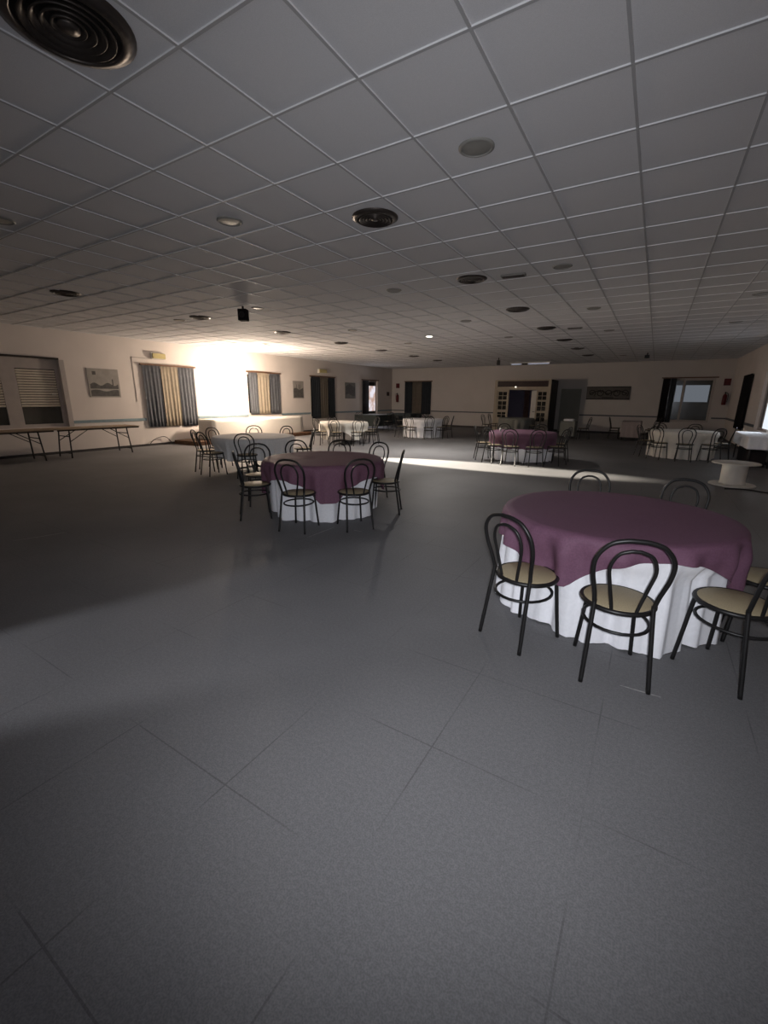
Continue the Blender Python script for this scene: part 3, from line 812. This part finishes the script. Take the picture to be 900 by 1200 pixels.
def rect_table(x0, y0, x1, y1, z, label, lz=0):
    t = thing('rectangular_table', label, 'table', ((x0+x1)/2, (y0+y1)/2, lz)); w, d = (x1-x0)/2, (y1-y0)/2
    obj('tabletop', B(-w, -d, z-.03-lz, w, d, z-lz, bev=.004), M['wood'], t)
    for sx in (-1, 1):
        for sy in (-1, 1):
            obj('leg', tube(bmesh.new(), [(sx*(w-.06), sy*(d-.06), z-.03-lz), (sx*(w-.05), sy*(d-.05), 0)], .018, 8), M['leg_metal'], t)
    return t
rect_table(-1.08, 20.3, -.42, 21.3, .74, 'small table under a pale pink cloth near the far wall')
draped_box(-1.10, 20.28, -.40, 21.32, .748, .12, M['pink_cloth'], 'pale pink cloth on the small table under the scrollwork panel')
for x, y, d, l in [(-1.35, 20.75, 10, 'dark reddish chair left of the small pink table'), (-.05, 20.2, 150, 'dark chair right of the small pink table, nearer one'),
                   (.02, 21.1, 185, 'dark chair right of the small pink table, farther one')]:
    chair(x, y, d, l, 'chairs by the small pink table')
# T10: white covered table by the right wall
rect_table(2.06, 13.7, 2.56, 16.0, .74, 'narrow table under a short white cloth by the right wall')
draped_box(2.04, 13.68, 2.58, 16.02, .748, .45, M['white_cloth'], 'short white cloth on the narrow table by the right wall')
o = tag(obj('storage_box', B(2.14, 13.9, 0, 2.48, 15.6, .38, bev=.02), M['brown_curtain']), 'dark box stowed beneath the narrow white table by the right wall', 'box')
# T11: dark tables in the far left corner
for (x0, y0, x1, y1, l) in [(-13.2, 18.6, -11.9, 20.2, 'dark covered table in the far left corner, nearer one'), (-12.9, 21.3, -11.4, 22.6, 'dark covered table in the far left corner, farther one')]:
    rect_table(x0, y0, x1, y1, .74, l.replace('covered table', 'table frame under its cloth'))
    draped_box(x0-.02, y0-.02, x1+.02, y1+.02, .748, .2, M['dark_cloth'], l.replace('dark covered table', 'dark teal cloth on the table'))
for x, y, d, l in [(-11.4, 18.9, 170, 'black chair in the far left corner, right of the nearer dark table'), (-12.5, 18.15, 90, 'black chair in the far left corner, before the nearer dark table'),
                   (-11.3, 20.0, 200, 'black chair in the far left corner, between the two dark tables'), (-10.9, 21.9, 185, 'black chair in the far left corner under the dark curtains')]:
    chair(x, y, d, l, 'chairs in the far left corner')

# small cloth covered table right of the porch
rect_table(-3.32, 19.62, -2.78, 20.18, .70, 'small square table under grey cloth right of the porch')
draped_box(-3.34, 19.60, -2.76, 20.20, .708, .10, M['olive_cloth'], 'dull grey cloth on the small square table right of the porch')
tag(obj('folded_cloth', B(-3.24, 19.68, .712, -2.86, 20.1, .80, bev=.03), M['white_cloth']), 'folded white cloth lying on the small square table right of the porch', 'cloth')
chair(-2.42, 19.6, 170, 'dark chair right of the small square table beside the porch', 'chairs before the porch')

# white round plinth table on the right
t = thing('plinth_table', 'low white round plinth table standing alone by the right wall', 'table', (1.47, 10.62, 0))
obj('top_disc', lathe(bmesh.new(), [(0, .445), (.37, .445), (.385, .435), (.385, .42), (0, .42)], 40), M['plinth'], t)
obj('column', lathe(bmesh.new(), [(0, .42), (.225, .42), (.205, .38), (.20, .06), (.215, .03), (0, .03)], 32), M['plinth'], t)
obj('base_disc', lathe(bmesh.new(), [(0, .03), (.36, .03), (.375, .02), (.375, 0), (0, 0)], 40), M['plinth'], t)
o = obj('floor_cable', tube(bmesh.new(), spline([(1.3, 10.0, .012), (1.62, 10.12, .012), (1.95, 9.95, .012), (2.3, 9.9, .012), (2.58, 9.7, .012)], 8), .012, 8), M['cable']); tag(o, 'black cable lying on the floor by the white plinth table', 'cable')

# ---- long table with white cloth against the bright wall, on a low platform
tag(obj('platform', B(-13.98, 8.95, 0, -12.72, 14.6, .13, bev=.01), M['dark_wood']), 'low brown wooden platform beneath the glaring wall', 'platform')
rect_table(-13.62, 9.72, -12.92, 14.28, .80, 'long table hidden under white cloth below the glaring wall', .131)
draped_box(-13.64, 9.70, -12.90, 14.30, .808, .14, M['cream_cloth'], 'long white cloth on the table below the glaring wall', amp=.01)

# ---- trestle tables on the left
def trestle(y0, y1, label):
    x0, x1, z = -13.55, -12.74, .755
    t = thing('trestle_table', label, 'table', ((x0+x1)/2, (y0+y1)/2, 0), 0, 'folding trestle tables')
    w, d = (x1-x0)/2, (y1-y0)/2
    obj('tabletop', B(-w, -d, z-.022, w, d, z, bev=.003), M['wood'], t)
    bm = bmesh.new(); box(bm, w-.03, -d+.02, z-.055, w-.008, d-.02, z-.022); box(bm, -w+.008, -d+.02, z-.055, -w+.03, d-.02, z-.022)
    obj('apron', bm, M['edge'], t)
    for s in (-1, 1):
        y = s*(d-.32)
        for k in (-1, 1):
            obj('leg', tube(bmesh.new(), [(k*(w-.12), y, z-.03), (k*(w-.06), y+s*.05, 0)], .018, 8), M['leg_metal'], t)
        for zz in (.12, .55):
            obj('cross_bar', tube(bmesh.new(), [(-w+.08+.04*zz, y+s*.05*(1-zz/.73), zz), (w-.08-.04*zz, y+s*.05*(1-zz/.73), zz)], .012, 6), M['leg_metal'], t)
        for k in (-1, 1):
            obj('brace', tube(bmesh.new(), [(k*(w-.12), y-s*.48, z-.03), (k*(w-.10), y+s*.015, .42)], .010, 6), M['leg_metal'], t)
    return t
trestle(2.35, 4.98, 'folding trestle table at the left edge under the shuttered window')
trestle(5.02, 7.12, 'folding trestle table under the harbour print')
# cable loop leaning against the wall near the platform
o = obj('cable_loop', tube(bmesh.new(), spline([(-13.9, 8.0, .012), (-13.93, 8.15, .16), (-13.95, 8.4, .26), (-13.95, 8.65, .25), (-13.93, 8.85, .012)], 8), .012, 6), M['leg_metal']); tag(o, 'thin dark hoop leaning against the wall left of the platform', 'hoop')

# scuffs on the floor
for a, b in (((.05, 2.54), (.25, 2.545)), ((-3.27, 3.62), (-3.26, 4.12)), ((-2.98, 4.15), (-2.86, 4.16)), ((-5.95, 1.72), (-5.81, 2.2))):
    dx, dy = b[0]-a[0], b[1]-a[1]; L = math.hypot(dx, dy); nx, ny = -dy/L*.006, dx/L*.006
    bm = bmesh.new(); q = []
    for i in range(9):
        t_ = i/8; wv = .4+.6*math.sin(PI*t_)
        q.append((bm.verts.new((a[0]+dx*t_+nx*wv, a[1]+dy*t_+ny*wv, .0015)), bm.verts.new((a[0]+dx*t_-nx*wv, a[1]+dy*t_-ny*wv, .0015))))
    for p0, p1 in zip(q, q[1:]): bm.faces.new((p0[0], p1[0], p1[1], p0[1]))
    bmesh.ops.recalc_face_normals(bm, faces=bm.faces)
    o = obj('floor_scuff', bm, M['scuff']); o['kind'] = 'structure'

# ------------------------------------------------------------------ lights
def area(name, loc, target, sx, sy, power, col, spread=180):
    l = bpy.data.lights.new(name, 'AREA'); l.shape = 'RECTANGLE'; l.size = sx; l.size_y = sy; l.energy = power; l.color = col; l.spread = math.radians(spread)
    o = bpy.data.objects.new(name, l); C.objects.link(o); o.location = loc
    o.rotation_euler = (Vector(target)-Vector(loc)).to_track_quat('-Z', 'Y').to_euler(); return o
def point(name, loc, power, col, r=.1):
    l = bpy.data.lights.new(name, 'POINT'); l.energy = power; l.color = col; l.shadow_soft_size = r
    o = bpy.data.objects.new(name, l); C.objects.link(o); o.location = loc; return o
def spot(name, loc, target, power, col, deg, blend, r=.05):
    l = bpy.data.lights.new(name, 'SPOT'); l.energy = power; l.color = col; l.spot_size = math.radians(deg); l.spot_blend = blend; l.shadow_soft_size = r
    o = bpy.data.objects.new(name, l); C.objects.link(o); o.location = loc
    o.rotation_euler = (Vector(target)-Vector(loc)).to_track_quat('-Z', 'Y').to_euler(); return o
point('wall lamp', (-12.55, 11.35, 1.95), 560, (1, .81, .63), .15)
spot('beam lamp', (-13.2, 9.45, 2.1), (-4.0, 10.02, .0), 80000, (1, .91, .75), 8.6, .5, .03)
spot('ceiling downlight', (-5.77, 11.8, CZ-.03), (-5.77, 11.8, 0), 820, (1, .95, .88), 136, .7, .08)
spot('tilted downlight', (-5.77, 11.74, CZ-.05), (-1.2, 6.2, 0), 500, (1, .95, .90), 40, 1.0, .05)
area('front window light', (.2, YB+.08, 1.65), (-2.5, 4, 2.0), 3.4, 1.6, 11, (.86, .89, 1.0))
spot('added floor band light', (-4.64, -2.27, 1.75), (-2.75, 2.0, .0), 330, (.92, .94, 1.0), 74, .6, .035)  # added spot with no visible source, makes the pale band on the floor
area('far left window light', (XL+.15, 21.5, 1.5), (-4, 8, .6), .8, 1.4, 20, (.95, .93, 1.0))
area('right window light', (XR-.12, 16.0, 1.3), (-3, 4, 0), 1.0, .7, 10, (.85, .92, 1.0))
spot('hand torch', (.04, -.02, 1.63), (-1.28, 2.9, 1.04), 300, (.93, .95, 1.0), 126, 1.0, .02)
# two unseen boards added behind the camera to block light: the gap between them throws the pale band on the floor
for n, deg, off in (('light_blocker_2', 69.0, .05), ('light_blocker_3', 55.9, -.09)):
    struct(n, B(-.10, off, 0, .85, off+.04, 2.3), M['booth'], loc=(-4.64, -2.27, 0), rotz=math.radians(deg))
w = bpy.data.worlds.new('world'); SC.world = w; w.use_nodes = True
w.node_tree.nodes['Background'].inputs[0].default_value = (.5, .6, .8, 1); w.node_tree.nodes['Background'].inputs[1].default_value = .3

# ------------------------------------------------------------------ camera
f, yaw, pitch, roll = 503.43, .5496, .2596, .00859
cy, sy = math.cos(yaw), math.sin(yaw)
fw0 = Vector((-sy, cy, 0)); rt0 = Vector((cy, sy, 0)); up0 = Vector((0, 0, 1))
fw = fw0*math.cos(pitch)-up0*math.sin(pitch); up = up0*math.cos(pitch)+fw0*math.sin(pitch)
rt = rt0*math.cos(roll)+up*math.sin(roll); up = up*math.cos(roll)-rt0*math.sin(roll)
cd = bpy.data.cameras.new('camera'); cam = bpy.data.objects.new('camera', cd); C.objects.link(cam)
m4 = Matrix((rt, up, -fw)).transposed().to_4x4(); m4.translation = Vector((0, 0, HC)); cam.matrix_world = m4
cd.sensor_fit = 'VERTICAL'; cd.sensor_height = 36; cd.lens = 36*f/1200; cd.clip_start = .02; cd.clip_end = 200
SC.camera = cam
SC.view_settings.view_transform = 'Standard'; SC.view_settings.look = 'None'
SC.view_settings.gamma = 1; SC.view_settings.use_curve_mapping = False
SC.view_settings.exposure = 0
SC.cycles.max_bounces = 6
SC.cycles.diffuse_bounces = 4
